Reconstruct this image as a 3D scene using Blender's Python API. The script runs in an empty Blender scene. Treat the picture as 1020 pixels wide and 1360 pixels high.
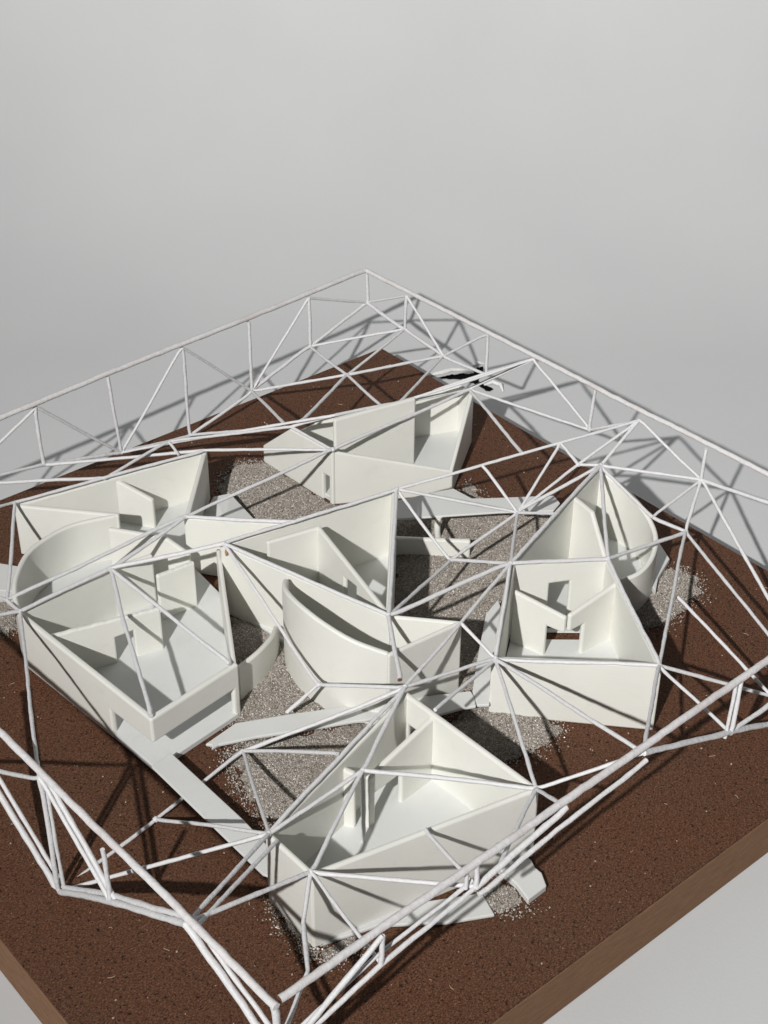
import bpy, bmesh, math, random
from mathutils import Vector, Matrix, noise
random.seed(7)

# ------------------------------------------------------------------ scale: 1 board width = 0.30 m
S = 0.30
scene = bpy.context.scene
col = scene.collection

# ------------------------------------------------------------------ camera
cam_data = bpy.data.cameras.new('camera')
cam = bpy.data.objects.new('camera', cam_data)
col.objects.link(cam)
right = Vector((0.76400336, -0.64517196, 0.0072123))
down = Vector((-0.36214495, -0.43804461, -0.82278062))
fwd = Vector((0.53399429, 0.62599526, -0.56831332))
up = -down
loc = Vector((-0.84451574, -1.08622783, 1.13138312)) * S
cam.matrix_world = Matrix(((right.x, up.x, -fwd.x, loc.x), (right.y, up.y, -fwd.y, loc.y),
                           (right.z, up.z, -fwd.z, loc.z), (0, 0, 0, 1)))
cam_data.sensor_fit = 'VERTICAL'
cam_data.sensor_height = 24.0
cam_data.lens = 2043.97 / 1360.0 * 24.0
cam_data.clip_start = 0.01
cam_data.clip_end = 50.0
scene.camera = cam

# ------------------------------------------------------------------ light: dim white room + one small desk lamp, left of the camera
world = bpy.data.worlds.new('World')
scene.world = world
world.use_nodes = True
bg = world.node_tree.nodes['Background']
bg.inputs[0].default_value = (0.93, 0.97, 1.0, 1)
bg.inputs[1].default_value = 0.062
lamp_data = bpy.data.lights.new('desk_lamp', 'SPOT')
lamp_data.shadow_soft_size = 0.0115
lamp_data.energy = 105.0
lamp_data.spot_size = math.radians(100)
lamp_data.spot_blend = 1.0
lamp_data.color = (1.0, 0.985, 0.955)
lamp = bpy.data.objects.new('desk_lamp', lamp_data)
col.objects.link(lamp)
lamp.location = Vector((-2.82, -1.76, 2.55)) * S
lamp.rotation_euler = Vector((math.cos(math.radians(22)), math.sin(math.radians(22)), -math.tan(math.radians(9)))).to_track_quat('-Z', 'Y').to_euler()

vs = scene.view_settings
vs.view_transform = 'Standard'
vs.look = 'None'
vs.exposure = 0.0
vs.gamma = 1.0
vs.use_curve_mapping = False
scene.cycles.max_bounces = 10
scene.cycles.diffuse_bounces = 6

# ------------------------------------------------------------------ measured points (board widths; board top is z = 0)
N = {
    'F': (-0.4180, -0.4611, 0.1550),
    'R': (0.4711, -0.4402, 0.1550),
    'B': (0.4491, 0.4753, 0.1550),
    'L': (-0.4463, 0.4281, 0.1550),
    'bl_t0': (-0.1079, 0.4459, 0.1494),
    'bl_b0': (-0.1065, 0.4460, 0.0642),
    'bl_t1': (0.0003, 0.4516, 0.1517),
    'bl_b1': (0.0084, 0.4520, 0.0330),
    'bl_t2': (0.1188, 0.4579, 0.1496),
    'bl_b2': (0.1215, 0.4580, 0.0126),
    'bl_t3': (0.2313, 0.4638, 0.1490),
    'bl_b3': (0.2307, 0.4638, 0.0401),
    'bl_t4': (0.3399, 0.4695, 0.1475),
    'bl_b4': (0.3406, 0.4695, 0.0705),
    'bl_b5': (0.4522, 0.4754, 0.1020),
    'bl_bm': (-0.2307, 0.4395, 0.0891),
    'bl_tm': (-0.2198, 0.4400, 0.1535),
    'br_t0': (0.4513, 0.3877, 0.1473),
    'br_b0': (0.4512, 0.3897, 0.0940),
    'br_b1': (0.4531, 0.3092, 0.0834),
    'br_t2': (0.4552, 0.2251, 0.1519),
    'br_b2': (0.4552, 0.2241, 0.0909),
    'br_t3': (0.4572, 0.1407, 0.1492),
    'br_t4': (0.4598, 0.0313, 0.1516),
    'br_b4': (0.4597, 0.0346, 0.0896),
    'br_t5': (0.4616, -0.0427, 0.1398),
    'br_t6': (0.4641, -0.1468, 0.1474),
    'br_b6': (0.4641, -0.1458, 0.1026),
    'br_b7': (0.4669, -0.2636, 0.1215),
    'br_t7': (0.4683, -0.3203, 0.1499),
    'fl_t1': (-0.4287, -0.1239, 0.1454),
    'fl_n1': (-0.4287, -0.1255, -0.0032),
    'fl_s0': (-0.4255, -0.2244, 0.0676),
    'fl_s1': (-0.4255, -0.2238, 0.1333),
    'fl_n2': (-0.4216, -0.3473, 0.1448),
    'fl_b3': (-0.4178, -0.4663, 0.0938),
    'fl_l1': (-0.4345, 0.0570, 0.1226),
    'fl_l2': (-0.4320, -0.0201, 0.0621),
    'fl_l3': (-0.4366, 0.1228, -0.0104),
    'fr_b0': (-0.4142, -0.4611, 0.0850),
    'fr_p1t': (-0.3067, -0.4585, 0.1452),
    'fr_p1b': (-0.3081, -0.4586, 0.1120),
    'fr_m1': (-0.2004, -0.4560, 0.1242),
    'fr_m1t': (-0.2010, -0.4560, 0.1506),
    'fr_q': (0.0142, -0.4510, 0.1457),
    'fr_m2': (-0.0902, -0.4534, 0.1457),
    'fr_r': (0.1546, -0.4477, 0.0855),
    'fr_rt': (0.1576, -0.4476, 0.1526),
    'fr_r2': (0.2809, -0.4447, 0.0805),
    'fr_r3': (0.3617, -0.4428, -0.0125),
    'a1': (-0.2810, -0.2670, 0.0910),
    'a2': (-0.2830, -0.3350, 0.0970),
    'a3': (-0.0535, -0.3830, 0.0920),
    'a4': (-0.0630, -0.2080, 0.0970),
    'b1': (0.0600, -0.2090, 0.0780),
    'b2': (0.1750, -0.3360, 0.0905),
    'b3': (0.1690, -0.1210, 0.1030),
    'b5': (0.2705, -0.1730, 0.0890),
    'lp': (0.1570, -0.1380, 0.0800),
    'V': (0.1740, -0.2040, 0.0730),
    'rp': (0.2520, -0.2060, 0.0850),
    'c1': (-0.0580, 0.1180, 0.1000),
    'c2': (0.1650, 0.0780, 0.1000),
    'c3': (0.0030, -0.1020, 0.1000),
    'c6': (0.0545, -0.1580, 0.0990),
    'd1': (-0.1840, 0.3760, 0.0735),
    'd2': (0.0600, 0.3290, 0.0745),
    'd3': (-0.0450, 0.2140, 0.0800),
    'd4': (-0.2870, 0.1800, 0.0760),
    'd5': (-0.2680, -0.0505, 0.0735),
    'd6': (-0.1550, -0.0360, 0.0730),
    'd7': (-0.0520, 0.1390, 0.0780),
    'e1': (0.1730, 0.3520, 0.0260),
    'ex': (0.1755, 0.2960, 0.0790),
    'e2': (0.1800, 0.2160, 0.0830),
    'e3': (0.3130, 0.1370, 0.0370),
    'e4': (0.4180, 0.2130, 0.0830),
    'e4b': (0.4210, 0.2400, 0.0800),
    'b4': (0.3902, -0.0469, 0.1000),
    'U1': (0.1615, 0.0698, 0.1060),
    'V1': (0.2712, -0.0265, 0.0750),
    'W1': (0.1579, -0.0316, 0.0600),
    'P2': (0.3716, -0.0285, 0.1040),
    'Q1': (0.4042, -0.1784, 0.0700),
    'X1': (-0.0629, -0.2051, 0.1040),
    'M4': (-0.0938, -0.1018, 0.0550),
    'M5': (-0.1232, -0.0836, 0.0200),
    'H': (-0.3100, -0.1134, 0.0060),
    'G': (-0.1926, -0.0985, 0.0160),
    'Y1': (-0.1709, 0.1814, 0.0820),
    'Z1': (-0.2865, 0.2130, 0.0750),
    'Z2': (-0.3203, 0.2272, 0.1000),
    'Z3': (-0.3564, 0.1752, 0.1000),
    'K1': (0.3132, 0.3516, 0.0850),
    'J2': (0.1608, 0.2920, 0.0936),
    'S5': (0.0536, -0.1615, 0.1000),
    'ck': (0.0252, 0.0948, 0.1060),
    'dd1': (-0.1871, 0.3721, 0.0800),
    'dd2': (0.0551, 0.3224, 0.0810),
    'dn': (-0.0497, 0.2080, 0.0860),
    'ee2': (0.1748, 0.2096, 0.0890),
    'ee4': (0.4100, 0.2101, 0.0900),
    'k398': (0.1745, 0.2776, 0.0990),
    'k505': (0.2739, 0.2324, 0.1048),
    'k526': (0.2992, 0.2283, 0.1020),
    'm224': (0.0281, 0.3621, 0.0850),
    'm236': (0.0248, 0.3355, 0.0800),
    'm385': (0.1707, 0.2923, 0.0850),
    'm140': (-0.0750, 0.3482, 0.0800),
    'm446': (0.2071, 0.2434, 0.1120),
    'bb4': (0.3894, -0.0494, 0.1060),
    'bb3': (0.1611, -0.1260, 0.1080),
    'bb5': (0.2657, -0.1786, 0.0950),
    'bb1': (0.0563, -0.2135, 0.0820),
    'bb2': (0.1697, -0.3403, 0.0940),
    'cv': (0.3787, -0.1465, 0.0850),
    'cc1': (-0.0624, 0.1111, 0.1060),
    'cc3': (-0.0025, -0.1080, 0.1060),
    'stub': (-0.0617, -0.1955, 0.1060),
    'aa1': (-0.2843, -0.2724, 0.0970),
    'aa2': (-0.2864, -0.3374, 0.1030),
    'aa3': (-0.0580, -0.3876, 0.0980),
    'dd4': (-0.2887, 0.1770, 0.0820),
    'dd5': (-0.2699, -0.0526, 0.0780),
    'dd6': (-0.1617, -0.0376, 0.0780),
    'l675': (-0.2769, 0.3431, 0.1100),
    'q900': (0.2989, -0.2566, 0.0700),
    'lowE': (0.1482, 0.3332, 0.0500),
    'lowE2': (0.2332, 0.2799, 0.0700),
    'm446b': (0.3567, 0.2238, 0.1000),
    'K': (-0.1713, -0.2693, 0.1035),
    'Kf': (-0.1713, -0.2693, 0.0080),
    'P1': (0.3609, -0.0050, 0.1285),
    'u640': (0.2640, 0.0314, 0.1175),
    'u692': (0.3140, 0.0127, 0.1232),
    'u610': (0.0484, -0.1658, 0.1060),
    'fw566': (-0.1738, -0.3621, 0.1005),
    'rw573': (-0.0617, -0.2492, 0.1026),
    'fr476': (-0.3078, -0.4586, 0.1120),
    'fr650': (-0.1720, -0.4553, 0.1297),
    'w735': (0.2710, -0.0891, 0.1070),
    'b985': (0.2799, -0.4447, 0.0262),
    'gw': (-0.1778, -0.2391, 0.1065),
}


# ------------------------------------------------------------------ materials
def nmat(name):
    m = bpy.data.materials.new(name)
    m.use_nodes = True
    nt = m.node_tree
    return m, nt, nt.nodes['Principled BSDF']

def nd(nt, typ, **kw):
    n = nt.nodes.new(typ)
    for k, v in kw.items():
        if k.startswith('i_'):
            key = k[2:]
            n.inputs[int(key) if key.isdigit() else key.replace('_', ' ')].default_value = v
        else:
            setattr(n, k, v)
    return n

def ramp(nt, fac, stops, interp='LINEAR'):
    r = nt.nodes.new('ShaderNodeValToRGB')
    r.color_ramp.interpolation = interp
    els = r.color_ramp.elements
    while len(els) > 1:
        els.remove(els[-1])
    els[0].position, els[0].color = stops[0][0], (*stops[0][1], 1)
    for p, c in stops[1:]:
        e = els.new(p)
        e.color = (*c, 1)
    nt.links.new(fac, r.inputs[0])
    return r.outputs[0]

def mix(nt, fac, a, b, blend='MIX'):
    m = nt.nodes.new('ShaderNodeMix')
    m.data_type = 'RGBA'
    m.blend_type = blend
    for sock, val in ((m.inputs[0], fac), (m.inputs[6], a), (m.inputs[7], b)):
        if hasattr(val, 'is_linked'):
            nt.links.new(val, sock)
        elif isinstance(val, (int, float)):
            sock.default_value = val
        else:
            sock.default_value = (*val, 1)
    return m.outputs[2]

def noise_tex(nt, vec, scale, detail=3, rough=0.5, dist=0.0):
    n = nd(nt, 'ShaderNodeTexNoise', i_Scale=scale, i_Detail=detail, i_Roughness=rough, i_Distortion=dist)
    nt.links.new(vec, n.inputs['Vector'])
    return n.outputs['Fac']

def objco(nt):
    return nd(nt, 'ShaderNodeNewGeometry').outputs['Position']

def bump(nt, bsdf, height, strength, dist):
    b = nd(nt, 'ShaderNodeBump', i_Strength=strength, i_Distance=dist)
    nt.links.new(height, b.inputs['Height'])
    nt.links.new(b.outputs[0], bsdf.inputs['Normal'])
    return b

def mat_backdrop():
    m, nt, b = nmat('white_painted_backdrop')
    co = objco(nt)
    n1 = noise_tex(nt, co, 9.0, 4)
    n2 = noise_tex(nt, co, 900.0, 3)
    c = ramp(nt, n1, [(0.3, (0.570, 0.578, 0.588)), (0.7, (0.605, 0.612, 0.620))])
    nt.links.new(c, b.inputs['Base Color'])
    b.inputs['Roughness'].default_value = 0.62
    b.inputs['Specular IOR Level'].default_value = 0.25
    bump(nt, b, n2, 0.10, 0.0004)
    return m

def mat_board_top():
    m, nt, b = nmat('dark_hardboard_face')
    co = objco(nt)
    def fibre(rot, sx, sy, det, dist):
        mp = nt.nodes.new('ShaderNodeMapping')
        mp.inputs['Rotation'].default_value = (0, 0, rot)
        mp.inputs['Scale'].default_value = (sx, sy, 900)
        nt.links.new(co, mp.inputs[0])
        return noise_tex(nt, mp.outputs[0], 1.0, det, 0.65, dist)
    big = noise_tex(nt, co, 16.0, 4, 0.6)
    n1 = fibre(0.5, 1400, 3400, 4, 0.9)
    n2 = fibre(-0.9, 1300, 3100, 4, 0.9)
    n3 = fibre(1.9, 1600, 2500, 3, 0.6)
    pits = noise_tex(nt, co, 950.0, 3, 0.6, 0.5)
    A = [(0.38, (0.016, 0.006, 0.004)), (0.46, (0.072, 0.030, 0.016)), (0.54, (0.118, 0.054, 0.030)), (0.63, (0.240, 0.132, 0.080))]
    c = mix(nt, 0.5, ramp(nt, n1, A), ramp(nt, n2, A))
    c = mix(nt, 0.45, c, ramp(nt, n3, A))
    c = mix(nt, ramp(nt, big, [(0.35, (0, 0, 0)), (0.7, (0.6, 0.6, 0.6))]), c, mix(nt, 1.0, c, (1.15, 0.95, 0.82), 'MULTIPLY'))
    c = mix(nt, ramp(nt, pits, [(0.60, (0, 0, 0)), (0.635, (0.85, 0.85, 0.85))]), c, (0.010, 0.006, 0.005))
    fl = fibre(0.2, 130, 900, 2, 1.6)
    c = mix(nt, ramp(nt, fl, [(0.70, (0, 0, 0)), (0.76, (0.5, 0.5, 0.5))]), c, (0.24, 0.16, 0.11))
    nt.links.new(c, b.inputs['Base Color'])
    b.inputs['Roughness'].default_value = 0.75
    b.inputs['Specular IOR Level'].default_value = 0.2
    bump(nt, b, mix(nt, 0.4, mix(nt, 0.5, n1, n2), pits), 0.8, 0.0006)
    return m

def mat_board_side():
    m, nt, b = nmat('sawn_board_edge')
    co = objco(nt)
    mp = nt.nodes.new('ShaderNodeMapping')
    mp.inputs['Scale'].default_value = (160, 160, 900)
    nt.links.new(co, mp.inputs[0])
    n1 = noise_tex(nt, mp.outputs[0], 1.0, 5, 0.6)
    n2 = noise_tex(nt, co, 2200.0, 2)
    c = ramp(nt, n1, [(0.25, (0.165, 0.088, 0.048)), (0.75, (0.265, 0.150, 0.085))])
    c = mix(nt, ramp(nt, n2, [(0.35, (0.35, 0.35, 0.35)), (0.6, (0, 0, 0))]), c, (0.095, 0.05, 0.03))
    nt.links.new(c, b.inputs['Base Color'])
    b.inputs['Roughness'].default_value = 0.8
    b.inputs['Specular IOR Level'].default_value = 0.2
    bump(nt, b, n2, 0.3, 0.0003)
    return m

def mat_print(name, colr, line=0.05):
    m, nt, b = nmat(name)
    co = objco(nt)
    w = nd(nt, 'ShaderNodeTexWave', wave_type='BANDS', bands_direction='Z', i_Scale=230.0, i_Distortion=1.5, i_Detail=2.0)
    w.inputs['Detail Scale'].default_value = 0.4
    nt.links.new(co, w.inputs['Vector'])
    n1 = noise_tex(nt, co, 45.0, 4, 0.6)
    dark = tuple(x * 0.94 for x in colr)
    c = ramp(nt, n1, [(0.3, dark), (0.7, colr)])
    c = mix(nt, 0.05, c, ramp(nt, w.outputs['Fac'], [(0.0, tuple(x * 0.8 for x in colr)), (1.0, colr)]))
    sm = noise_tex(nt, co, 120.0, 5, 0.7, 0.6)
    c = mix(nt, ramp(nt, sm, [(0.56, (0, 0, 0)), (0.78, (0.5, 0.5, 0.5))]), c, tuple(x * y for x, y in zip(colr, (0.86, 0.84, 0.80))))
    nt.links.new(c, b.inputs['Base Color'])
    b.inputs['Roughness'].default_value = 0.42
    b.inputs['Specular IOR Level'].default_value = 0.4
    n2 = noise_tex(nt, co, 300.0, 3)
    bump(nt, b, mix(nt, 0.35, w.outputs['Fac'], n2), line, 0.00018)
    return m

def mat_bar(name, colr, stain, amount):
    m, nt, b = nmat(name)
    co = objco(nt)
    n1 = noise_tex(nt, co, 60.0, 4, 0.6)
    n2 = noise_tex(nt, co, 620.0, 3, 0.6)
    oi = nd(nt, 'ShaderNodeObjectInfo').outputs['Random']
    c = ramp(nt, n2, [(0.3, tuple(x * 0.86 for x in colr)), (0.7, colr)])
    c = mix(nt, ramp(nt, n1, [(0.5, (0, 0, 0)), (0.75, (amount,) * 3)]), c, stain)
    c = mix(nt, ramp(nt, oi, [(0.0, (0, 0, 0)), (1.0, (0.22,) * 3)]), c, tuple(x * 0.78 for x in colr))
    nt.links.new(c, b.inputs['Base Color'])
    b.inputs['Roughness'].default_value = 0.5
    b.inputs['Specular IOR Level'].default_value = 0.35
    bump(nt, b, n2, 0.55, 0.0005)
    return m

def mat_sand(name, dark=False):
    m, nt, b = nmat(name)
    if dark:
        co = objco(nt)
        n = noise_tex(nt, co, 2200.0, 2, 0.7)
        c = ramp(nt, n, [(0.3, (0.13, 0.112, 0.095)), (0.5, (0.25, 0.22, 0.19)), (0.7, (0.36, 0.325, 0.285))])
        nt.links.new(c, b.inputs['Base Color'])
        b.inputs['Roughness'].default_value = 0.8
        bump(nt, b, n, 1.0, 0.0008)
    else:
        r = nd(nt, 'ShaderNodeNewGeometry').outputs['Random Per Island']
        c = ramp(nt, r, [(0.0, (0.11, 0.092, 0.078)), (0.2, (0.23, 0.20, 0.172)), (0.5, (0.31, 0.275, 0.24)),
                         (0.8, (0.39, 0.352, 0.312)), (0.94, (0.50, 0.465, 0.425)), (1.0, (0.75, 0.72, 0.69))])
        nt.links.new(c, b.inputs['Base Color'])
        b.inputs['Roughness'].default_value = 0.34
        b.inputs['Specular IOR Level'].default_value = 0.6
    return m

def mat_plain(name, colr, rough=0.6, spec=0.3):
    m, nt, b = nmat(name)
    n = noise_tex(nt, objco(nt), 500.0, 3)
    c = ramp(nt, n, [(0.3, tuple(x * 0.85 for x in colr)), (0.7, colr)])
    nt.links.new(c, b.inputs['Base Color'])
    b.inputs['Roughness'].default_value = rough
    b.inputs['Specular IOR Level'].default_value = spec
    return m

M_BACK = mat_backdrop()
M_TOP = mat_board_top()
M_SIDE = mat_board_side()
M_WALL = mat_print('ivory_printed_plastic', (0.735, 0.732, 0.688))
M_FLOOR = mat_print('white_printed_floor', (0.66, 0.672, 0.665), 0.03)
M_PATH = mat_print('white_printed_path', (0.645, 0.65, 0.642), 0.03)
M_BAR = mat_bar('white_printed_strut', (0.70, 0.698, 0.712), (0.60, 0.585, 0.585), 0.4)
M_CHORD = mat_bar('white_painted_dowel', (0.69, 0.678, 0.685), (0.50, 0.43, 0.42), 0.75)
M_CUT = mat_plain('bare_wood_end', (0.14, 0.065, 0.045), 0.8)
M_GLUE = mat_plain('amber_glue_drip', (0.42, 0.23, 0.10), 0.35)
M_GRAIN = mat_sand('quartz_sand_grains')
M_BED = mat_sand('packed_sand', True)
M_CRUMB = mat_plain('pale_crumbs', (0.46, 0.37, 0.30), 0.5)
M_BLACK = mat_plain('black_underside', (0.004, 0.004, 0.004), 0.9, 0.05)
M_PAPER = mat_plain('white_paper', (0.78, 0.78, 0.77), 0.7)
M_WOOD = mat_plain('pale_splinter', (0.36, 0.26, 0.18), 0.7)

# ------------------------------------------------------------------ helpers
def link(name, me, mat, parent=None):
    o = bpy.data.objects.new(name, me)
    col.objects.link(o)
    if mat is not None and len(me.materials) == 0:
        me.materials.append(mat)
    if parent is not None:
        o.parent = parent
        o.matrix_parent_inverse = Matrix.Translation(-parent.location)
    return o

def empty(name, at):
    o = bpy.data.objects.new(name, None)
    o.empty_display_size = 0.01
    o.location = Vector(at) * S
    col.objects.link(o)
    return o

def tag(o, label, cat=None, group=None, kind=None):
    o['label'] = label
    if cat: o['category'] = cat
    if group: o['group'] = group
    if kind: o['kind'] = kind
    return o

def mesh_of(bm, name, smooth=False):
    bmesh.ops.recalc_face_normals(bm, faces=bm.faces[:])
    me = bpy.data.meshes.new(name)
    bm.to_mesh(me)
    bm.free()
    if smooth:
        for p in me.polygons: p.use_smooth = True
    return me

def soften(o, w=0.0022):
    md = o.modifiers.new('edge', 'BEVEL')
    md.width = w * S
    md.segments = 2
    md.limit_method = 'ANGLE'
    md.angle_limit = math.radians(50)

TH = 0.0060          # printed wall thickness
_eps = [0]
def eps():
    _eps[0] = (_eps[0] + 1) % 9
    return (_eps[0] - 4) * 0.00012

def panel(name, p, q, profile, parent, mat=None, th=TH, ext=True, top_rough=0.0):
    """Upright plate from plan point p to q. profile = [(s, z)...] with s measured from p (fraction of the length), one closed outline."""
    p, q = Vector(p[:2]), Vector(q[:2])
    d = q - p
    L = d.length
    u = d / L
    n = Vector((-u.y, u.x))
    e = eps()
    bm = bmesh.new()
    ring = []
    for s, z in profile:
        k = s * L
        if ext:
            if s <= 0.0: k -= th / 2 - 0.0003 + e
            if s >= 1.0: k += th / 2 - 0.0003 + e
        ring.append((k, z + (e if z > 0.012 else 0)))
    a = [bm.verts.new((*((p + u * k + n * (th / 2 + e)) * S), z * S)) for k, z in ring]
    b = [bm.verts.new((*((p + u * k - n * (th / 2 + e)) * S), z * S)) for k, z in ring]
    bm.faces.new(a)
    bm.faces.new(b[::-1])
    m = len(ring)
    for i in range(m):
        j = (i + 1) % m
        bm.faces.new((a[i], b[i], b[j], a[j]))
    o = link(name, mesh_of(bm, name), mat or M_WALL, parent)
    soften(o)
    return o

def wall(name, p, q, parent, z0=0.0, holes=(), zt=None, th=TH, ext=True, mat=None):
    """Straight wall; p and q carry their top heights. holes = [(s0, s1, z)] doorways standing on the floor."""
    za, zb = (p[2], q[2]) if zt is None else zt
    prof = [(0.0, za), (1.0, zb), (1.0, z0)]
    for s0, s1, z in sorted(holes, reverse=True):
        if s1 >= 1.0:
            prof.pop()
            prof += [(1.0, z), (s0, z), (s0, z0)]
        else:
            prof += [(s1, z0), (s1, z), (s0, z), (s0, z0)]
    prof.append((0.0, z0))
    return panel(name, p, q, prof, parent, mat, th, ext)

def catmull(pts, per=11):
    out = []
    P = [Vector(p) for p in pts]
    P = [P[0] * 2 - P[1]] + P + [P[-1] * 2 - P[-2]]
    for i in range(1, len(P) - 2):
        for k in range(per):
            t = k / per
            a, b, c, d = P[i - 1], P[i], P[i + 1], P[i + 2]
            out.append(0.5 * ((2 * b) + (c - a) * t + (2 * a - 5 * b + 4 * c - d) * t * t + (3 * b - 3 * c + d - a) * t ** 3))
    out.append(P[-2])
    return out

def curved_wall(name, pts, parent, z0=0.0, th=TH):
    c = catmull(pts)
    bm = bmesh.new()
    rows = []
    for i, p in enumerate(c):
        t = (c[min(i + 1, len(c) - 1)] - c[max(i - 1, 0)])
        n = Vector((-t.y, t.x, 0)).normalized() * th / 2
        rows.append([bm.verts.new(v * S) for v in (Vector((p.x, p.y, z0)) + n, p + n, p - n, Vector((p.x, p.y, z0)) - n)])
    for r, s in zip(rows, rows[1:]):
        for k in range(4):
            bm.faces.new((r[k], s[k], s[(k + 1) % 4], r[(k + 1) % 4]))
    bm.faces.new(rows[0][::-1])
    bm.faces.new(rows[-1])
    o = link(name, mesh_of(bm, name, True), M_WALL, parent)
    soften(o)
    o.data.set_sharp_from_angle(angle=math.radians(40))
    return o

def slab(name, pts, z0, z1, mat, parent=None, zs=None):
    """Flat plate with outline pts; zs = per-corner top heights for a ramp."""
    bm = bmesh.new()
    zt = zs or [z1] * len(pts)
    th = z1 - z0
    a = [bm.verts.new((p[0] * S, p[1] * S, z * S)) for p, z in zip(pts, zt)]
    b = [bm.verts.new((p[0] * S, p[1] * S, ((z - th) if zs else z0) * S)) for p, z in zip(pts, zt)]
    bm.faces.new(a)
    bm.faces.new(b[::-1])
    m = len(pts)
    for i in range(m):
        bm.faces.new((a[i], b[i], b[(i + 1) % m], a[(i + 1) % m]))
    if zs:
        bmesh.ops.triangulate(bm, faces=[f for f in bm.faces if len(f.verts) > 4])
    o = link(name, mesh_of(bm, name), mat, parent)
    soften(o, 0.0012)
    return o

def tube(name, pts, r, mat, parent, wob=0.13, sides=8, step=0.0085, cap=None, bend=1.0):
    """A slightly uneven round bar through pts (board widths)."""
    P = [Vector(p) for p in pts]
    path = []
    for a, b in zip(P, P[1:]):
        n = max(2, int((b - a).length / step))
        for i in range(n):
            path.append(a.lerp(b, i / n))
    path.append(P[-1])
    r = r * random.uniform(0.92, 1.10)
    seed = Vector((random.random() * 50, random.random() * 50, random.random() * 50))
    bm = bmesh.new()
    rings = []
    L = len(path)
    for i, p in enumerate(path):
        t = (path[min(i + 1, L - 1)] - path[max(i - 1, 0)]).normalized()
        x = t.cross(Vector((0, 0, 1)))
        if x.length < 0.05: x = t.cross(Vector((1, 0, 0)))
        x.normalize()
        y = x.cross(t)
        off = (noise.noise_vector(p * 8 + seed) * 0.95 * bend + noise.noise_vector(p * 75 + seed) * 0.20) * (r if 0 < i < L - 1 else 0)
        rr = r * (1 + wob * (noise.noise(p * 45 + seed) + 1.1 * noise.noise(p * 130 + seed)))
        ring = []
        for k in range(sides):
            an = 2 * math.pi * k / sides
            w = 1 + 0.07 * noise.noise(Vector((math.cos(an) * 3, math.sin(an) * 3, i * 1.7)) + seed)
            ring.append(bm.verts.new((p + off + (x * math.cos(an) + y * math.sin(an)) * rr * w) * S))
        rings.append(ring)
    for a, b in zip(rings, rings[1:]):
        for k in range(sides):
            bm.faces.new((a[k], a[(k + 1) % sides], b[(k + 1) % sides], b[k]))
    f0 = bm.faces.new(rings[0][::-1])
    f1 = bm.faces.new(rings[-1])
    me = mesh_of(bm, name, True)
    me.materials.append(mat)
    if cap is not None:
        me.materials.append(cap)
        me.polygons[len(me.polygons) - 1].material_index = 1
    me.set_sharp_from_angle(angle=math.radians(60))
    return link(name, me, None, parent)

def blob(name, p, r, mat, parent, squash=(1, 1, 1)):
    bm = bmesh.new()
    bmesh.ops.create_icosphere(bm, subdivisions=2, radius=1.0)
    sd = Vector((random.random() * 30, 3, 9))
    for v in bm.verts:
        k = 1 + 0.25 * noise.noise(v.co * 1.7 + sd)
        v.co = Vector([c * k * s for c, s in zip(v.co, squash)]) * r * S + Vector(p) * S
    return link(name, mesh_of(bm, name, True), mat, parent)

# ------------------------------------------------------------------ setting: white table running up into a white wall
HD = Vector((0.64899, 0.76080))          # direction the backdrop faces away from
SD = Vector((HD.y, -HD.x))
ZT = -0.062
def backdrop():
    s0, r = 0.80, 0.90                   # where the sweep starts, its radius
    prof = [(-3.2, ZT), (-1.5, ZT), (0.0, ZT), (s0 * 0.6, ZT)]
    for i in range(0, 17):
        a = math.radians(88) * i / 16
        prof.append((s0 + r * math.sin(a), ZT + r * (1 - math.cos(a))))
    ds, dz = math.cos(math.radians(88)), math.sin(math.radians(88))
    for k in (0.6, 1.4, 2.6, 4.0):
        prof.append((prof[20][0] + ds * k, prof[20][1] + dz * k))
    bm = bmesh.new()
    rows = []
    xs = [-5, -3, -1.5, -0.5, 0.5, 1.5, 3, 5]
    for s, z in prof:
        rows.append([bm.verts.new((*((HD * s + SD * x) * S), z * S)) for x in xs])
    for a, b in zip(rows, rows[1:]):
        for k in range(len(xs) - 1):
            bm.faces.new((a[k], a[k + 1], b[k + 1], b[k]))
    o = link('table', mesh_of(bm, 'table', True), M_BACK)
    tag(o, 'white table top sweeping up into the white wall behind the model', kind='structure')
backdrop()

# ------------------------------------------------------------------ base board
def board():
    root = empty('base_board', (0, 0, ZT))
    tag(root, 'square dark brown hardboard base with sawn tan edges under the model', 'base board')
    h = 0.5
    o = slab('board_core', [(-h, -h), (h, -h), (h, h), (-h, h)], ZT + 0.0005, -0.0035, M_SIDE, root)
    # rough top sheet, edges slightly nibbled
    bm = bmesh.new()
    n = 60
    out = []
    cs = [(-h, -h), (h, -h), (h, h), (-h, h)]
    for i in range(4):
        a, b = Vector(cs[i]), Vector(cs[(i + 1) % 4])
        for k in range(n):
            p = a.lerp(b, k / n)
            d = (Vector((0, 0)) - p).normalized()
            p = p + d * (0.0006 + 0.0012 * abs(noise.noise(Vector((p.x * 60, p.y * 60, 1)))))
            out.append(p)
    va = [bm.verts.new((p.x * S, p.y * S, 0)) for p in out]
    vb = [bm.verts.new((p.x * S, p.y * S, -0.0034 * S)) for p in out]
    bm.faces.new(va)
    for i in range(len(out)):
        j = (i + 1) % len(out)
        bm.faces.new((va[i], vb[i], vb[j], va[j]))
    link('board_face', mesh_of(bm, 'board_face'), M_TOP, root)
board()

# ------------------------------------------------------------------ printed houses
def P3(n): return N[n]
G_H = 'white printed model houses'

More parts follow.
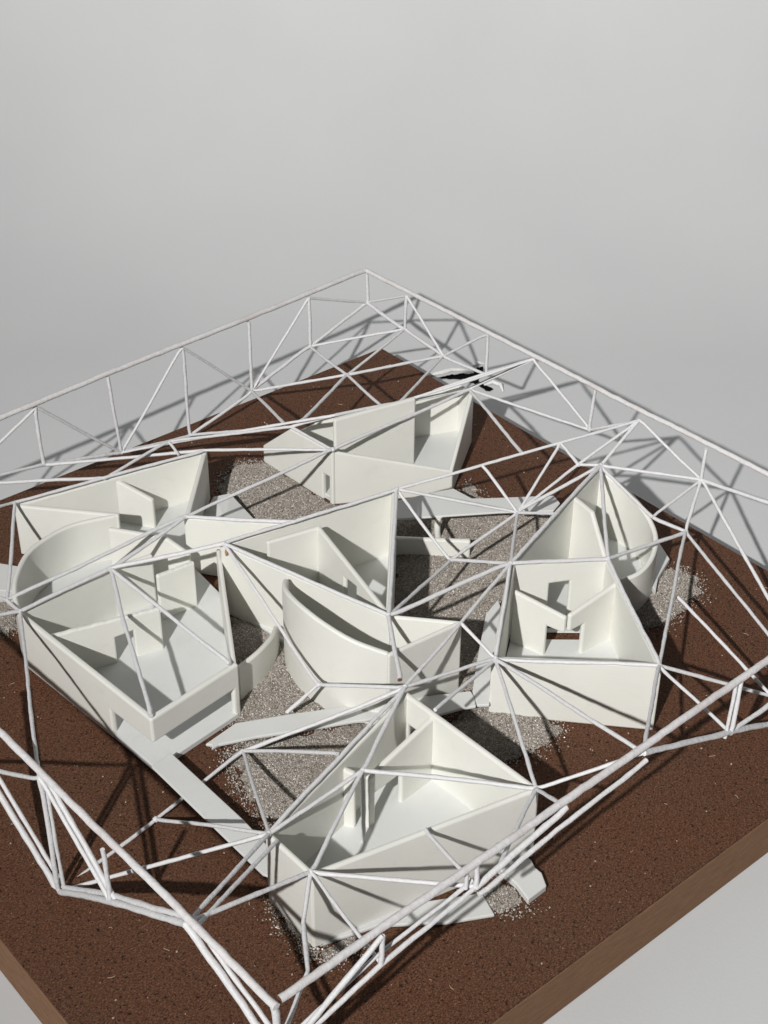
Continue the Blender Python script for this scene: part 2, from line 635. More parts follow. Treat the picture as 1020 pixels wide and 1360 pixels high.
def house_front():
    r = empty('model_house', (-0.17, -0.29, 0))
    tag(r, 'printed house nearest the camera, four straight walls and an open top showing its floor', 'model house', G_H)
    wall('outer_wall', P3('a4'), P3('a1'), r)
    wall('outer_wall', P3('a1'), P3('a2'), r)
    wall('outer_wall', P3('a2'), P3('a3'), r)
    wall('outer_wall', P3('a4'), P3('a3'), r, holes=[(0.03, 0.165, 0.060)])
    wall('partition_wall', (-0.061, -0.246, 0.092), (-0.156, -0.2565, 0.074), r, holes=[(0.505, 0.90, 0.049)], ext=False)
    wall('partition_wall', (-0.1705, -0.2395, 0.084), (-0.1635, -0.2490, 0.080), r, ext=False, th=0.006)
    slab('floor', [(-0.279, -0.268), (-0.281, -0.334), (-0.055, -0.381), (-0.065, -0.210)], 0.0005, 0.008, M_FLOOR, r)
    slab('doorstep', [(-0.279, -0.3405), (-0.225, -0.357), (-0.174, -0.395), (-0.133, -0.417), (-0.124, -0.390), (-0.2, -0.348)], 0.0005, 0.0045, M_PATH, r)
    slab('doorstep', [(-0.094, -0.372), (-0.061, -0.380), (-0.062, -0.394), (-0.0655, -0.402), (-0.0655, -0.411), (-0.0735, -0.4255), (-0.099, -0.4265), (-0.094, -0.405)], 0.0006, 0.0085, M_PATH, r)
house_front()

def house_right():
    r = empty('model_house', (0.22, -0.19, 0))
    tag(r, 'printed house on the right with a rounded room at its back and V-shaped inner walls', 'model house', G_H)
    b1, b2, b3, b4, b5 = [P3(k) for k in ('b1', 'b2', 'b3', 'b4', 'b5')]
    wall('outer_wall', b1, b2, r)
    wall('outer_wall', b1, b3, r)
    wall('outer_wall', b3, b4, r)
    wall('outer_wall', b2, b5, r)
    wall('outer_wall', b3, b5, r, holes=[(0.40, 0.615, 0.067)])
    curved_wall('curved_wall', [(0.3915, -0.046, 0.0985), (0.397, -0.09, 0.086), (0.388, -0.13, 0.077), (0.371, -0.160, 0.070), (0.342, -0.181, 0.065), (0.310, -0.189, 0.061), (0.279, -0.182, 0.059)], r)
    lp, V, rp = P3('lp'), P3('V'), P3('rp')
    wall('partition_wall', lp, V, r, holes=[(0.66, 1.0, 0.051)], ext=False)
    wall('partition_wall', (rp[0], rp[1], rp[2]), (V[0] + 0.004, V[1] + 0.0005, V[2]), r, holes=[(0.69, 1.0, 0.051)], ext=False)
    panel('partition_wall', (0.3215, -0.0715), (0.3055, -0.157), [(0, 0.1), (0.42, 0.1005), (0.78, 0.057), (1, 0.03), (1, 0.0), (0, 0.0)], r)
    slab('floor', [b1[:2], b2[:2], (0.254, -0.204), (0.2236, -0.1928), (0.1795, -0.1556), (0.157, -0.138)], 0.0005, 0.008, M_FLOOR, r)
    slab('floor', [(0.159, -0.1365), (0.1940, -0.1415), (0.2375, -0.1785), (0.2585, -0.1950), (0.269, -0.1755), (0.170, -0.1245)], 0.0004, 0.0022, M_FLOOR, r)
    slab('floor', [(0.171, -0.122), (0.268, -0.172), (0.309, -0.188), (0.342, -0.180), (0.370, -0.159), (0.387, -0.13), (0.396, -0.09), (0.390, -0.048)], 0.0006, 0.0082, M_FLOOR, r)
house_right()

def house_middle():
    r = empty('model_house', (0.03, -0.02, 0))
    tag(r, 'printed house in the middle, a triangular room joined to a bulging curved front wall', 'model house', G_H)
    c1, c2, c3, c6 = [P3(k) for k in ('c1', 'c2', 'c3', 'c6')]
    wall('outer_wall', c1, c2, r)
    wall('outer_wall', c2, c3, r)
    wall('outer_wall', c1, c3, r, holes=[(0.60, 0.74, 0.05)])
    wall('outer_wall', c3, c6, r)
    curved_wall('curved_wall', [(-0.043, 0.02, 0.1), (-0.058, 0.002, 0.108), (-0.070, -0.025, 0.117), (-0.076, -0.058, 0.122), (-0.073, -0.09, 0.119), (-0.062, -0.122, 0.112), (-0.0395, -0.1525, 0.102)], r)
    wall('outer_wall', (-0.0395, -0.1525, 0.1015), c6, r)
    wall('partition_wall', (-0.015, 0.090, 0.1), (0.047, 0.076, 0.1), r)
    panel('partition_wall', (0.047, 0.076), (0.006, -0.092), [(0, 0.1), (1, 0.1), (1, 0), (0.615, 0), (0.615, 0.086), (0.435, 0.078), (0.435, 0), (0, 0)], r)
    slab('floor', [(-0.056, 0.115), (-0.043, 0.02), (-0.058, 0.0), (-0.069, -0.028), (-0.074, -0.06), (-0.071, -0.09), (-0.06, -0.122), (-0.038, -0.151), (0.053, -0.156), (0.003, -0.102), (0.162, 0.077)], 0.0005, 0.008, M_FLOOR, r)
house_middle()

def house_left():
    r = empty('model_house', (-0.15, 0.15, 0))
    tag(r, 'large printed house on the left with a rounded end and a corner on posts', 'model house', G_H)
    d1, d2, d3, d4, d5, d6, d7 = [P3('d%d' % k) for k in range(1, 8)]
    wall('outer_wall', d1, d2, r)
    wall('outer_wall', d2, d3, r)
    w_end = (-0.099, 0.285, 0.070)
    wall('outer_wall', d1, w_end, r)
    curved_wall('curved_wall', [w_end, (-0.15, 0.300, 0.0705), (-0.19, 0.296, 0.071), (-0.225, 0.280, 0.072), (-0.259, 0.244, 0.074), (-0.278, 0.209, 0.075), (-0.287, 0.182, 0.076)], r)
    panel('outer_wall', d4, d5, [(0, 0.076), (1, 0.0735), (1, 0.042), (0.7, 0.0405), (0.7, 0), (0, 0)], r)
    panel('outer_wall', d5, d6, [(0, 0.0735), (1, 0.073), (1, 0), (0.955, 0), (0.955, 0.042), (0, 0.042)], r)
    wall('outer_wall', d6, d7, r)
    Y = (-0.166, 0.189, 0.0775)
    wall('partition_wall', (-0.285, 0.182, 0.0765), Y, r)
    wall('partition_wall', Y, (-0.118, 0.182, 0.0765), r)
    # ragged torn top on this one
    L = [(0.0, 0.070)]
    rnd = random.Random(4)
    for k in range(1, 40):
        L.append((k / 40, 0.069 - 0.003 * k / 40 + rnd.uniform(-0.0005, 0.0005)))
    L += [(1.0, 0.066), (1.0, 0.0), (0.735, 0.0), (0.735, 0.046), (0.56, 0.043), (0.56, 0.0), (0.0, 0.0)]
    panel('partition_wall', (-0.277, 0.1355), (-0.157, 0.104), L, r, ext=False)
    L = [(0.0, 0.0705)]
    for k in range(1, 20):
        L.append((k / 20, 0.071 + rnd.uniform(-0.0004, 0.0004)))
    L += [(1.0, 0.0715), (1.0, 0.0), (0.0, 0.0)]
    panel('partition_wall', (-0.131, 0.150), (-0.083, 0.1455), L, r, ext=False)
    panel('partition_wall', (-0.120, 0.265), (-0.0645, 0.1855), [(0, 0.07), (0.72, 0.0705), (1, 0.051), (1, 0), (0, 0)], r)
    panel('partition_wall', (-0.0575, 0.3510), (-0.034, 0.312), [(0, 0.0705), (1, 0.050), (1, 0), (0, 0)], r)
    wall('outer_wall', d3, (0.029, 0.1045, 0.098), r)
    slab('floor', [(-0.184, 0.374), (-0.099, 0.286), (-0.15, 0.299), (-0.19, 0.294), (-0.224, 0.279), (-0.258, 0.243), (-0.277, 0.208), (-0.2875, 0.18), (-0.2715, -0.0545), (-0.156, -0.0405), (-0.050, 0.136), (-0.043, 0.214), (0.058, 0.327)], 0.0005, 0.008, M_FLOOR, r)
house_left()

def house_back():
    r = empty('model_house', (0.29, 0.22, 0))
    tag(r, 'printed house farthest from the camera with a small doorway and a tall inner wall', 'model house', G_H)
    e1, e2, e3, e4, e4b = [P3(k) for k in ('e1', 'e2', 'e3', 'e4', 'e4b')]
    panel('outer_wall', e1, e2, [(0, 0.026), (0.41, 0.079), (1, 0.083), (1, 0), (0.967, 0), (0.967, 0.041), (0.88, 0.041), (0.88, 0), (0, 0)], r)
    wall('outer_wall', e2, e3, r)
    wall('outer_wall', e3, e4, r)
    wall('outer_wall', e4, e4b, r)
    wall('outer_wall', e4b, (0.235, 0.322, 0.052), r)
    wall('outer_wall', (0.235, 0.322, 0.052), e1, r)
    wall('partition_wall', (0.203, 0.239, 0.110), (0.314, 0.2155, 0.110), r)
    slab('floor', [e1[:2], e2[:2], e3[:2], e4[:2], (0.419, 0.238), (0.235, 0.321)], 0.0005, 0.008, M_FLOOR, r)
house_back()

# ------------------------------------------------------------------ walkways and loose plates
def walkway(label, pts, z0, z1, zs=None, legs=()):
    if legs:
        r = empty('walkway', (pts[0][0], pts[0][1], 0))
        slab('deck', pts, z0, z1, M_PATH, r, zs)
        for x, y in legs:
            tube('leg', [(x, y, 0.0), (x, y, z0 + 0.001)], 0.0042, M_WALL, r, wob=0.02)
    else:
        r = slab('walkway', pts, z0, z1, M_PATH, None, zs)
    tag(r, label, 'walkway', 'white walkways between the houses')
    return r
walkway('flat white strip running forward from the open corner of the left house', [(-0.2795, -0.0600), (-0.2525, -0.0555), (-0.2505, -0.182), (-0.253, -0.232), (-0.272, -0.262), (-0.2785, -0.2500)], 0.017, 0.020)
walkway('long white ramp with a torn end pointing at the left house', [(-0.218, -0.068), (-0.2135, -0.0735), (-0.217, -0.078), (-0.208, -0.0775), (-0.171, -0.093), (-0.114, -0.122), (-0.077, -0.140), (-0.066, -0.147), (-0.014, -0.165), (-0.012, -0.128), (-0.064, -0.118), (-0.123, -0.087), (-0.175, -0.062)], 0.016, 0.020)
walkway('raised white walkway on a thin leg behind the middle house', [(0.196, 0.136), (0.186, 0.1015), (0.299, 0.028), (0.352, -0.012), (0.371, -0.005), (0.377, 0.012), (0.31, 0.060), (0.292, 0.074), (0.289, 0.106), (0.25, 0.12)], 0.032, 0.035, legs=[(0.233, 0.0715)])
walkway('white strip along the left side of the right house', [(0.187, -0.085), (0.157, -0.096), (0.089, -0.153), (0.0535, -0.1845), (0.0415, -0.205), (0.052, -0.213), (0.104, -0.166), (0.172, -0.110)], 0.016, 0.020)
walkway('short white strip with a crack beside the nearest house', [(-0.010, -0.1475), (0.052, -0.1835), (0.0485, -0.193), (0.0395, -0.2055), (0.025, -0.198), (-0.004, -0.1885), (-0.045, -0.19)], 0.0162, 0.0198)
walkway('white plate at the left picture edge beside the rounded wall', [(-0.258, 0.371), (-0.228, 0.351), (-0.212, 0.329), (-0.239, 0.288), (-0.261, 0.309), (-0.29, 0.345)], 0.002, 0.020)
walkway('tilted white plate in shade between the left and back houses', [(0.020, 0.285), (0.050, 0.30), (0.071, 0.293), (0.071, 0.236), (0.033, 0.249), (0.010, 0.262)], 0.012, 0.016, zs=[0.012, 0.024, 0.024, 0.010, 0.022, 0.016])
walkway('grey shaded plate behind the rounded room of the right house', [(0.400, -0.112), (0.433, -0.115), (0.413, -0.154), (0.374, -0.170), (0.350, -0.187), (0.36, -0.165)], 0.004, 0.012)

def low_wall():
    p, q = (0.150, 0.098, 0.027), (0.234, 0.018, 0.027)
    o = wall('low_wall', p, q, None)
    tag(o, 'low white wall half buried in sand right of the middle house', 'wall', kind='thing')
low_wall()

def low_curved_wall():
    o = curved_wall('low_curved_wall', [(-0.142, -0.020, 0.050), (-0.106, -0.010, 0.049), (-0.073, 0.009, 0.042), (-0.050, 0.032, 0.030)], None)
    tag(o, 'low curved white wall in shade between the left and middle houses', 'wall', kind='thing')
low_curved_wall()

# ------------------------------------------------------------------ the space frame
def space_frame():
    r = empty('space_frame', (0, 0, 0.1))
    tag(r, 'white triangulated frame of thin struts spanning over all the houses', 'space frame')
    RC, RP, RS = 0.0035, 0.0024, 0.0020
    def seg(name, ids, rad, mat=M_BAR, dz=0.0, cap=None, off=(0, 0, 0)):
        pts = [Vector(N[i]) + Vector((off[0], off[1], off[2] + dz)) for i in ids]
        return tube(name, pts, rad, mat, r, cap=cap)
    # top chords; each runs a little past its corner as in the model
    for a, b in (('L', 'B'), ('B', 'R'), ('F', 'L'), ('R', 'F')):
        A, B = Vector(N[a]), Vector(N[b])
        u = (B - A).normalized()
        tube('top_chord', [A - u * 0.004, B - u * 0.006 if b == 'F' else B], RC, M_CHORD, r, wob=0.06, cap=M_CUT, bend=0.3)
    # back left truss
    for i in range(5):
        seg('post', [f'bl_t{i}', f'bl_b{i}'], RP)
    seg('post', ['B', 'bl_b5'], RP)
    ch = ['bl_bm', 'bl_b0', 'bl_b1', 'bl_b2', 'bl_b3', 'bl_b4', 'bl_b5']
    for a, b in zip(ch, ch[1:]): seg('lower_chord', [a, b], RP)
    for a, b in (('bl_t0', 'bl_bm'), ('bl_t0', 'bl_b1'), ('bl_t2', 'bl_b1'), ('bl_t2', 'bl_b3'), ('bl_t4', 'bl_b3'), ('bl_t4', 'bl_b5'), ('bl_tm', 'bl_bm')):
        seg('diagonal', [a, b], RS)
    # back right truss
    for a, b in (('br_t0', 'br_b0'), ('br_t2', 'br_b2'), ('br_t4', 'br_b4'), ('br_t6', 'br_b6'), ('br_t7', 'br_b7')):
        seg('post', [a, b], RP)
    ch = ['bl_b5', 'br_b0', 'br_b1', 'br_b2']
    for a, b in zip(ch, ch[1:]): seg('lower_chord', [a, b], RP)
    seg('lower_chord', ['br_b6', 'br_b7'], RP)
    for a, b in (('br_t0', 'bl_b5'), ('br_t0', 'br_b1'), ('br_b1', 'br_t2'), ('br_t3', 'br_b4'), ('br_b4', 'br_t5'), ('br_t5', 'br_b6'), ('br_b7', 'R')):
        seg('diagonal', [a, b], RS)
    # front left truss
    seg('post', ['fl_t1', 'fl_n1'], RP)
    seg('post', ['fl_t1', 'fl_n1'], RS, off=(0.004, -0.005, 0.0))
    seg('lower_chord', ['fl_n1', 'fl_s0', 'fl_n2'], RC * 0.9)
    seg('lower_chord', ['fl_n1', 'fl_s0', 'fl_n2'], RP, off=(0.005, 0.0, 0.004))
    seg('post', ['fl_s0', 'fl_s1'], RP)
    seg('diagonal', ['fl_t1', 'fl_s0'], RP)
    seg('diagonal', ['fl_t1', 'fl_s0'], RP, off=(0.003, -0.006, 0.005))
    seg('lower_chord', ['fl_n2', 'fl_b3'], RC * 0.85)
    seg('lower_chord', ['fl_n2', 'fl_b3'], RP, off=(0.006, 0.0, 0.004))
    seg('lower_chord', ['fl_n1', 'fl_l2', 'fl_l1'], RC * 0.85)
    seg('lower_chord', ['fl_n1', 'fl_l2', 'fl_l1'], RP, off=(0.006, 0.0, 0.003))
    seg('diagonal', ['fl_t1', 'fl_l3'], RS)
    seg('post', ['F', 'fl_b3'], RC)
    tube('post', [Vector(N['fl_b3']), Vector((N['fl_b3'][0], N['fl_b3'][1], 0.0))], RC, M_BAR, r)
    # front right truss
    seg('lower_chord', ['fr_b0', 'fr_p1b', 'fr_m1'], RP)
    seg('lower_chord', ['fr_b0', 'fr_p1b', 'fr_m1'], RS, off=(0.0, 0.005, 0.004))
    seg('post', ['fr_p1t', 'fr_p1b'], RP)
    seg('diagonal', ['fr_b0', 'fr_p1t'], RP)
    seg('post', ['fr_m1t', 'fr_m1'], RP)
    seg('post', ['fr_m1t', 'fr_m1'], RP * 0.8, off=(-0.009, 0.003, 0.002))
    seg('lower_chord', ['fr_m1', 'fr_m2'], RC * 0.9, off=(0, 0.0, 0.0))
    seg('lower_chord', ['fr_m1', 'fr_q'], RP, off=(0.0, -0.004, -0.006))
    seg('lower_chord', ['fr_q', 'fr_r', 'fr_r3'], RC * 0.85)
    seg('post', ['fr_rt', 'fr_r'], RP)
    seg('post', ['fr_rt', 'fr_r'], RP * 0.9, off=(-0.008, 0.0, -0.002))
    seg('diagonal', ['fr_r', 'fr_r2'], RP)
    # canopy: along the house tops
    T = RS * 1.12
    for ids, rad in ((['Z1', 'dn'], T), (['dn', 'ee2'], T), (['ee2', 'ee4'], T), (['dd4', 'Y1'], RP), (['Y1', 'dn'], RP), (['Y1', 'cc1'], RP),
                     (['Y1', 'dd5'], RP), (['Y1', 'dd6'], RP), (['cc1', 'ck'], RP), (['cc1', 'cc3'], RP), (['dn', 'ck'], T), (['ck', 'U1'], T),
                     (['U1', 'cc3'], RP), (['cc3', 'stub'], RP * 1.05), (['cc1', 'M4'], RS), (['M4', 'X1'], RS), (['M4', 'M5'], RS),
                     (['X1', 'aa1'], RS * 1.2), (['X1', 'K'], RP), (['K', 'aa2'], RP), (['K', 'aa1'], RS * 1.1), (['K', 'aa3'], RP), (['K', 'Kf'], RP),
                     (['rw573', 'bb1'], RS), (['X1', 'bb1'], RS), (['u610', 'bb1'], RS),
                     (['bb3', 'X1'], RS), (['bb3', 'cc3'], RP), (['bb3', 'bb1'], T), (['bb1', 'bb2'], T), (['bb3', 'bb4'], T), (['bb3', 'bb5'], RP), (['bb5', 'bb2'], RP),
                     (['bb4', 'bb5'], RP), (['bb4', 'cv'], T), (['cv', 'Q1'], RP), (['bb5', 'Q1'], RP)):
        seg('strut', ids, rad, cap=M_CUT if ids[-1] == 'stub' else None)
    # canopy: free spans
    for ids in (['G', 'gw'], ['X1', 'G'], ['G', 'H'], ['H', 'fl_n1'], ['G', 'aa1'], ['H', 'aa1'], ['fl_n1', 'aa1'], ['aa1', 'fl_n2'], ['aa2', 'fl_n2'],
                ['aa2', 'fr476'], ['aa2', 'fr_m1'], ['fw566', 'fr_m1'], ['aa3', 'fr650'], ['aa3', 'fr_m2'], ['aa3', 'fr_q'], ['bb1', 'aa3'], ['bb1', 'fr_q'],
                ['bb2', 'fr_q'], ['bb2', 'fr_r'], ['bb2', 'fr_r3'], ['q900', 'b985'], ['Q1', 'bb2'], ['br_b6', 'Q1'], ['br_b6', 'cv'], ['br_b6', 'bb4'], ['Q1', 'fr_r2'], ['br_b6', 'fr_r3'],
                ['bb4', 'br_t5'], ['P2', 'br_t5'], ['P2', 'bb4'], ['P1', 'P2'], ['U1', 'P1'], ['P1', 'br_t5'], ['V1', 'P1'], ['V1', 'P2'], ['V1', 'bb4'], ['V1', 'w735'], ['V1', 'u640'], ['U1', 'V1'], ['U1', 'W1'],
                ['V1', 'W1'], ['V1', 'bb3'], ['W1', 'bb3'], ['W1', 'cc3'], ['ee4', 'u692'], ['ee4', 'br_b4'], ['ee4', 'br_t3'], ['k526', 'br_t3'], ['m446b', 'br_t3'], ['dd2', 'ee2'], ['m385', 'ee2'],
                ['bl_b3', 'K1'], ['bl_b4', 'K1'], ['br_b0', 'K1'], ['br_b1', 'K1'], ['K1', 'k505'], ['K1', 'k398'], ['br_b1', 'k526'], ['bl_b4', 'br_b0'], ['bl_b3', 'J2'],
                ['bl_b1', 'm446'], ['m446', 'ee4'], ['bl_b2', 'm385'], ['m140', 'm224'], ['m224', 'm236'], ['m224', 'm385'], ['m385', 'm446'], ['dd1', 'dd2'], ['dd1', 'Z1'], ['Z1', 'dd4'], ['Z1', 'Z2'], ['dd4', 'Z3'], ['dd1', 'l675'],
                ['bl_b0', 'dd2'], ['bl_bm', 'm140'], ['dd4', 'fl_t1']):
        seg('strut', ids, RS)
    tube('strut', [Vector(N['aa1']).lerp(Vector(N['aa2']), 0.2), Vector(N['fl_n2']) + Vector((0.004, -0.008, 0))], RS, M_BAR, r)
    # the bent strut from the nearest house down to the front corner
    a = Vector(N['aa2'])
    f = Vector(N['fl_b3'])
    tube('strut', [a, a.lerp(f, 0.27) + Vector((0, 0, -0.006)), a.lerp(f, 0.6) + Vector((0.012, -0.004, 0.004)), f + Vector((0.01, 0.01, 0.01))], RS, M_BAR, r)
    # lumps of glue on the knots
    for k in ('X1', 'K', 'aa1', 'aa2', 'aa3', 'bb1', 'bb2', 'bb3', 'bb4', 'bb5', 'Y1', 'dd4', 'cc1', 'cc3', 'U1', 'V1', 'W1', 'Q1', 'K1', 'ee2', 'ee4', 'dn', 'G', 'H', 'P2', 'br_b6', 'br_b1', 'br_b4', 'bl_b1', 'bl_b3', 'bl_b4', 'M4', 'fl_n1', 'fl_n2', 'fr_m1', 'fr_r'):
        blob('joint', N[k], 0.0028 + 0.0006 * random.random(), M_BAR, r)
    b = Vector(N['cc1'])
    o = blob('glue_drip', b + Vector((0.001, -0.003, -0.011)), 0.0024, M_GLUE, r, (0.8, 0.8, 2.2))
    o['label'] = 'amber drip of dried glue'
space_frame()

# ------------------------------------------------------------------ sand
def inside(p, poly):
    c = False
    j = len(poly) - 1
    for i in range(len(poly)):
        a, b = poly[i], poly[j]
        if (a[1] > p[1]) != (b[1] > p[1]) and p[0] < (b[0] - a[0]) * (p[1] - a[1]) / (b[1] - a[1]) + a[0]:
            c = not c
        j = i
    return c

def edge_dist(p, poly):
    best = 9
    q = Vector(p)
    for i in range(len(poly)):
        a, b = Vector(poly[i]), Vector(poly[(i + 1) % len(poly)])
        ab = b - a
        t = max(0, min(1, (q - a).dot(ab) / ab.dot(ab)))
        best = min(best, (q - a - ab * t).length)
    return best

OCT_V = [Vector(v) for v in ((1, 0, 0), (-1, 0, 0), (0, 1, 0), (0, -1, 0), (0, 0, 1), (0, 0, -1))]
OCT_F = [(0, 2, 4), (2, 1, 4), (1, 3, 4), (3, 0, 4), (2, 0, 5), (1, 2, 5), (3, 1, 5), (0, 3, 5)]
rs = random.Random(11)
def grain(V, Fc, p, r):
    ax = Matrix.Rotation(rs.uniform(0, 6.28), 3, 'Z') @ Matrix.Rotation(rs.uniform(0, 3.14), 3, 'X')
    sc = Vector((rs.uniform(0.7, 1.35), rs.uniform(0.7, 1.2), rs.uniform(0.6, 1.0)))
    o = len(V)
    for v in OCT_V:
        V.append((Vector(p) + ax @ Vector((v.x * sc.x, v.y * sc.y, v.z * sc.z)) * r) * S)
    for f in OCT_F: Fc.append((f[0] + o, f[1] + o, f[2] + o))

def sand(label, poly, h, feather=0.010, loose=0.10):
    xs = [p[0] for p in poly]; ys = [p[1] for p in poly]
    x0, x1, y0, y1 = min(xs), max(xs), min(ys), max(ys)
    def wob(p):
        return 0.008 * noise.noise(Vector((p[0] * 60, p[1] * 60, 2.2))) + 0.003 * noise.noise(Vector((p[0] * 190, p[1] * 190, 7.1)))
    def height(p):
        ins = inside(p, poly)
        d = edge_dist(p, poly) * (1 if ins else -1) + wob(p)
        if d <= 0: return None
        t = min(1, d / (feather * 2.2))
        return 0.0008 + h * (1 - (1 - t) ** 2) * (0.8 + 0.3 * noise.noise(Vector((p[0] * 25, p[1] * 25, 4))))
    # packed bed
    n = 0.0042
    V, Fc, idx = [], [], {}
    nx, ny = int((x1 - x0 + 0.03) / n), int((y1 - y0 + 0.03) / n)
    for i in range(nx):
        for j in range(ny):
            p = (x0 - 0.015 + i * n, y0 - 0.015 + j * n)
            z = height(p)
            if z is not None:
                idx[(i, j)] = len(V)
                V.append(Vector((p[0], p[1], z)) * S)
    for (i, j), a in list(idx.items()):
        if (i + 1, j) in idx and (i, j + 1) in idx and (i + 1, j + 1) in idx:
            Fc.append((a, idx[(i + 1, j)], idx[(i + 1, j + 1)], idx[(i, j + 1)]))
    me = bpy.data.meshes.new('sand_bed')
    me.from_pydata(V, [], Fc)
    for p in me.polygons: p.use_smooth = True
    bed = link('sand', me, M_BED)
    tag(bed, label, 'sand', 'sand heaps between the houses', 'stuff')
    # grains on top
    V, Fc = [], []
    area = (x1 - x0) * (y1 - y0)
    for _ in range(int(area * 1200000)):
        p = (rs.uniform(x0, x1), rs.uniform(y0, y1))
        z = height(p)
        if z is not None:
            grain(V, Fc, (p[0], p[1], z + rs.uniform(-0.0002, 0.0005)), rs.uniform(0.0006, 0.0012))
    for _ in range(int(area * 600000 * loose) + 100):
        k = rs.randrange(len(poly))
        a, b = Vector(poly[k]), Vector(poly[(k + 1) % len(poly)])
        p = a.lerp(b, rs.random()) + Vector((rs.gauss(0, 0.008), rs.gauss(0, 0.008)))
        if not inside(p, poly):
            grain(V, Fc, (p.x, p.y, 0.0012), rs.uniform(0.0006, 0.0013))
    me = bpy.data.meshes.new('sand_grains')
    me.from_pydata(V, [], Fc)
    g = link('grains', me, M_GRAIN, bed)
    g['kind'] = 'stuff'

sand('grey beige sand patch between the left and back houses', [(0.075, 0.323), (0.107, 0.360), (0.143, 0.369), (0.166, 0.350), (0.172, 0.335), (0.176, 0.205), (0.143, 0.179), (0.070, 0.25)], 0.006)
sand('widest sand patch, right of the middle house under the raised walkway', [(0.176, 0.092), (0.214, 0.131), (0.30, 0.09), (0.384, 0.003), (0.367, -0.017), (0.308, -0.032), (0.257, -0.051), (0.198, -0.079), (0.170, -0.11), (0.10, -0.165), (0.05, -0.165), (0.006, -0.108)], 0.003)
sand('small sand patch at the right foot of the back house', [(0.313, 0.128), (0.349, 0.137), (0.337, 0.087), (0.297, 0.111)], 0.004)
sand('sand patch behind the rounded room of the right house', [(0.366, -0.165), (0.413, -0.156), (0.421, -0.191), (0.398, -0.216), (0.349, -0.223), (0.319, -0.226), (0.280, -0.215), (0.300, -0.190)], 0.006)
sand('shaded sand patch between the left and middle houses', [(-0.064, 0.110), (-0.030, 0.060), (-0.068, -0.020), (-0.075, -0.090), (-0.125, -0.085), (-0.159, -0.060), (-0.165, -0.039), (-0.125, 0.020)], 0.006)
sand('sand patch left of the nearest house beside the long ramp', [(-0.200, -0.083), (-0.165, -0.080), (-0.125, -0.105), (-0.055, -0.135), (-0.065, -0.160), (-0.101, -0.190), (-0.218, -0.234), (-0.224, -0.195), (-0.214, -0.130)], 0.006, 0.012, 0.22)
sand('sand patch in front of the right house', [(-0.02, -0.19), (0.01, -0.190), (0.050, -0.190), (0.068, -0.205), (0.100, -0.252), (0.098, -0.275), (0.071, -0.284), (0.031, -0.281), (0.011, -0.262), (-0.035, -0.23)], 0.006)
sand('thin sand trail along the left wall of the nearest house', [(-0.279, -0.265), (-0.279, -0.337), (-0.290, -0.335), (-0.289, -0.300)], 0.002, 0.004, 0.9)
sand('small sand spill at the front corner of the nearest house', [(-0.282, -0.338), (-0.263, -0.343), (-0.247, -0.353), (-0.266, -0.364), (-0.288, -0.354)], 0.003, 0.006, 0.6)
sand('small sand spill between two tabs of the nearest house', [(-0.128, -0.385), (-0.094, -0.385), (-0.099, -0.425), (-0.126, -0.415)], 0.003, 0.006, 0.4)
sand('small sand spill at the left picture edge', [(-0.255, 0.306), (-0.236, 0.290), (-0.262, 0.25), (-0.284, 0.255)], 0.004, 0.006, 0.3)

def crumbs():
    V, Fc = [], []
    for _ in range(480):
        p = (rs.uniform(-0.49, 0.49), rs.uniform(-0.49, 0.49), 0.0006)
        grain(V, Fc, p, rs.choice((0.0006, 0.0007, 0.0009, 0.0013)))
    me = bpy.data.meshes.new('crumbs')
    me.from_pydata(V, [], Fc)
    tag(link('crumbs', me, M_CRUMB), 'pale crumbs and stray sand grains scattered over the brown board', 'crumbs', kind='stuff')
crumbs()

def splinters():
    V, Fc = [], []
    for _ in range(110):
        c = Vector((rs.uniform(-0.49, 0.49), rs.uniform(-0.49, 0.49), 0.0005))
        a = rs.uniform(0, 6.28)
        u = Vector((math.cos(a), math.sin(a), 0))
        L = rs.uniform(0.003, 0.008)
        n = Vector((-u.y, u.x, 0)) * 0.0004
        k = Vector((-u.y, u.x, 0)) * rs.uniform(-0.0015, 0.0015)
        o = len(V)
        for t, m in ((-1, 0), (0, 1), (1, 0)):
            q = c + u * t * L / 2 + k * m
            V += [(q - n) * S, (q + n) * S, (q + Vector((0, 0, 0.0005))) * S]
        for s in (0, 3):
            for x, y in ((0, 2), (2, 1)):
                Fc.append((o + s + x, o + s + 3 + x, o + s + 3 + y, o + s + y))
    me = bpy.data.meshes.new('splinters')
    me.from_pydata(V, [], Fc)
    tag(link('splinters', me, M_WOOD), 'tiny pale wood fibres lying over the brown board', 'splinters', kind='stuff')
splinters()

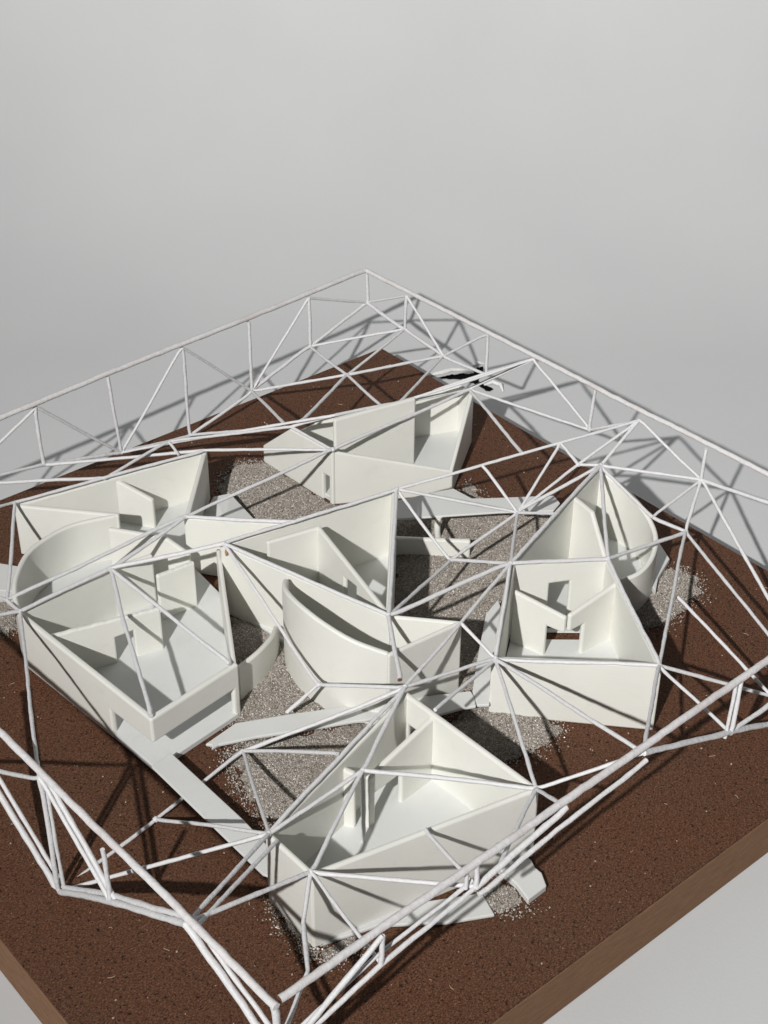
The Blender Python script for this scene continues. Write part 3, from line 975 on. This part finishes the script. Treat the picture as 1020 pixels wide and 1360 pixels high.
# ------------------------------------------------------------------ torn spot in the white surface behind the board
def torn_spot():
    r = empty('torn_paper', (0.61, 0.43, ZT))
    tag(r, 'torn black hole with curled white paper edges behind the back corner', 'torn paper')
    z = ZT + 0.0012
    def patch(name, pts, mat, zz):
        out = []
        for i in range(len(pts)):
            a, b = Vector(pts[i]), Vector(pts[(i + 1) % len(pts)])
            for k in range(5):
                p = a.lerp(b, k / 5)
                out.append((p.x + rs.uniform(-0.0018, 0.0018), p.y + rs.uniform(-0.0018, 0.0018)))
        return slab(name, out, zz - 0.0006, zz, mat, r)
    patch('hole', [(0.579, 0.456), (0.599, 0.451), (0.614, 0.442), (0.632, 0.430), (0.648, 0.441), (0.657, 0.436), (0.643, 0.422), (0.620, 0.408), (0.621, 0.374), (0.611, 0.373), (0.609, 0.404), (0.606, 0.427), (0.588, 0.442)], M_BLACK, z)
    def flap(pts, w, hgt):
        bm = bmesh.new()
        rows = []
        for i, p in enumerate(pts):
            p = Vector(p)
            t = Vector(pts[min(i + 1, len(pts) - 1)]) - Vector(pts[max(i - 1, 0)])
            n = Vector((-t.y, t.x)).normalized()
            k = math.sin(math.pi * i / (len(pts) - 1)) * 0.7 + 0.3
            row = []
            for a in range(6):
                an = math.pi * a / 5
                q = p + n * (w * math.cos(an)) * k
                row.append(bm.verts.new((q.x * S, q.y * S, (ZT + 0.0008 + hgt * k * math.sin(an)) * S)))
            rows.append(row)
        for a, b in zip(rows, rows[1:]):
            for i in range(5): bm.faces.new((a[i], a[i + 1], b[i + 1], b[i]))
            bm.faces.new((a[5], a[0], b[0], b[5]))
        bm.faces.new(rows[0][::-1]); bm.faces.new(rows[-1])
        link('paper_curl', mesh_of(bm, 'paper_curl', True), M_PAPER, r)
    flap([(0.570, 0.468), (0.583, 0.467), (0.596, 0.462), (0.610, 0.461), (0.622, 0.452), (0.632, 0.442)], 0.005, 0.005)
    flap([(0.636, 0.441), (0.648, 0.450), (0.660, 0.449), (0.666, 0.438)], 0.004, 0.005)
    flap([(0.618, 0.392), (0.634, 0.390), (0.637, 0.374), (0.628, 0.360)], 0.004, 0.006)
torn_spot()
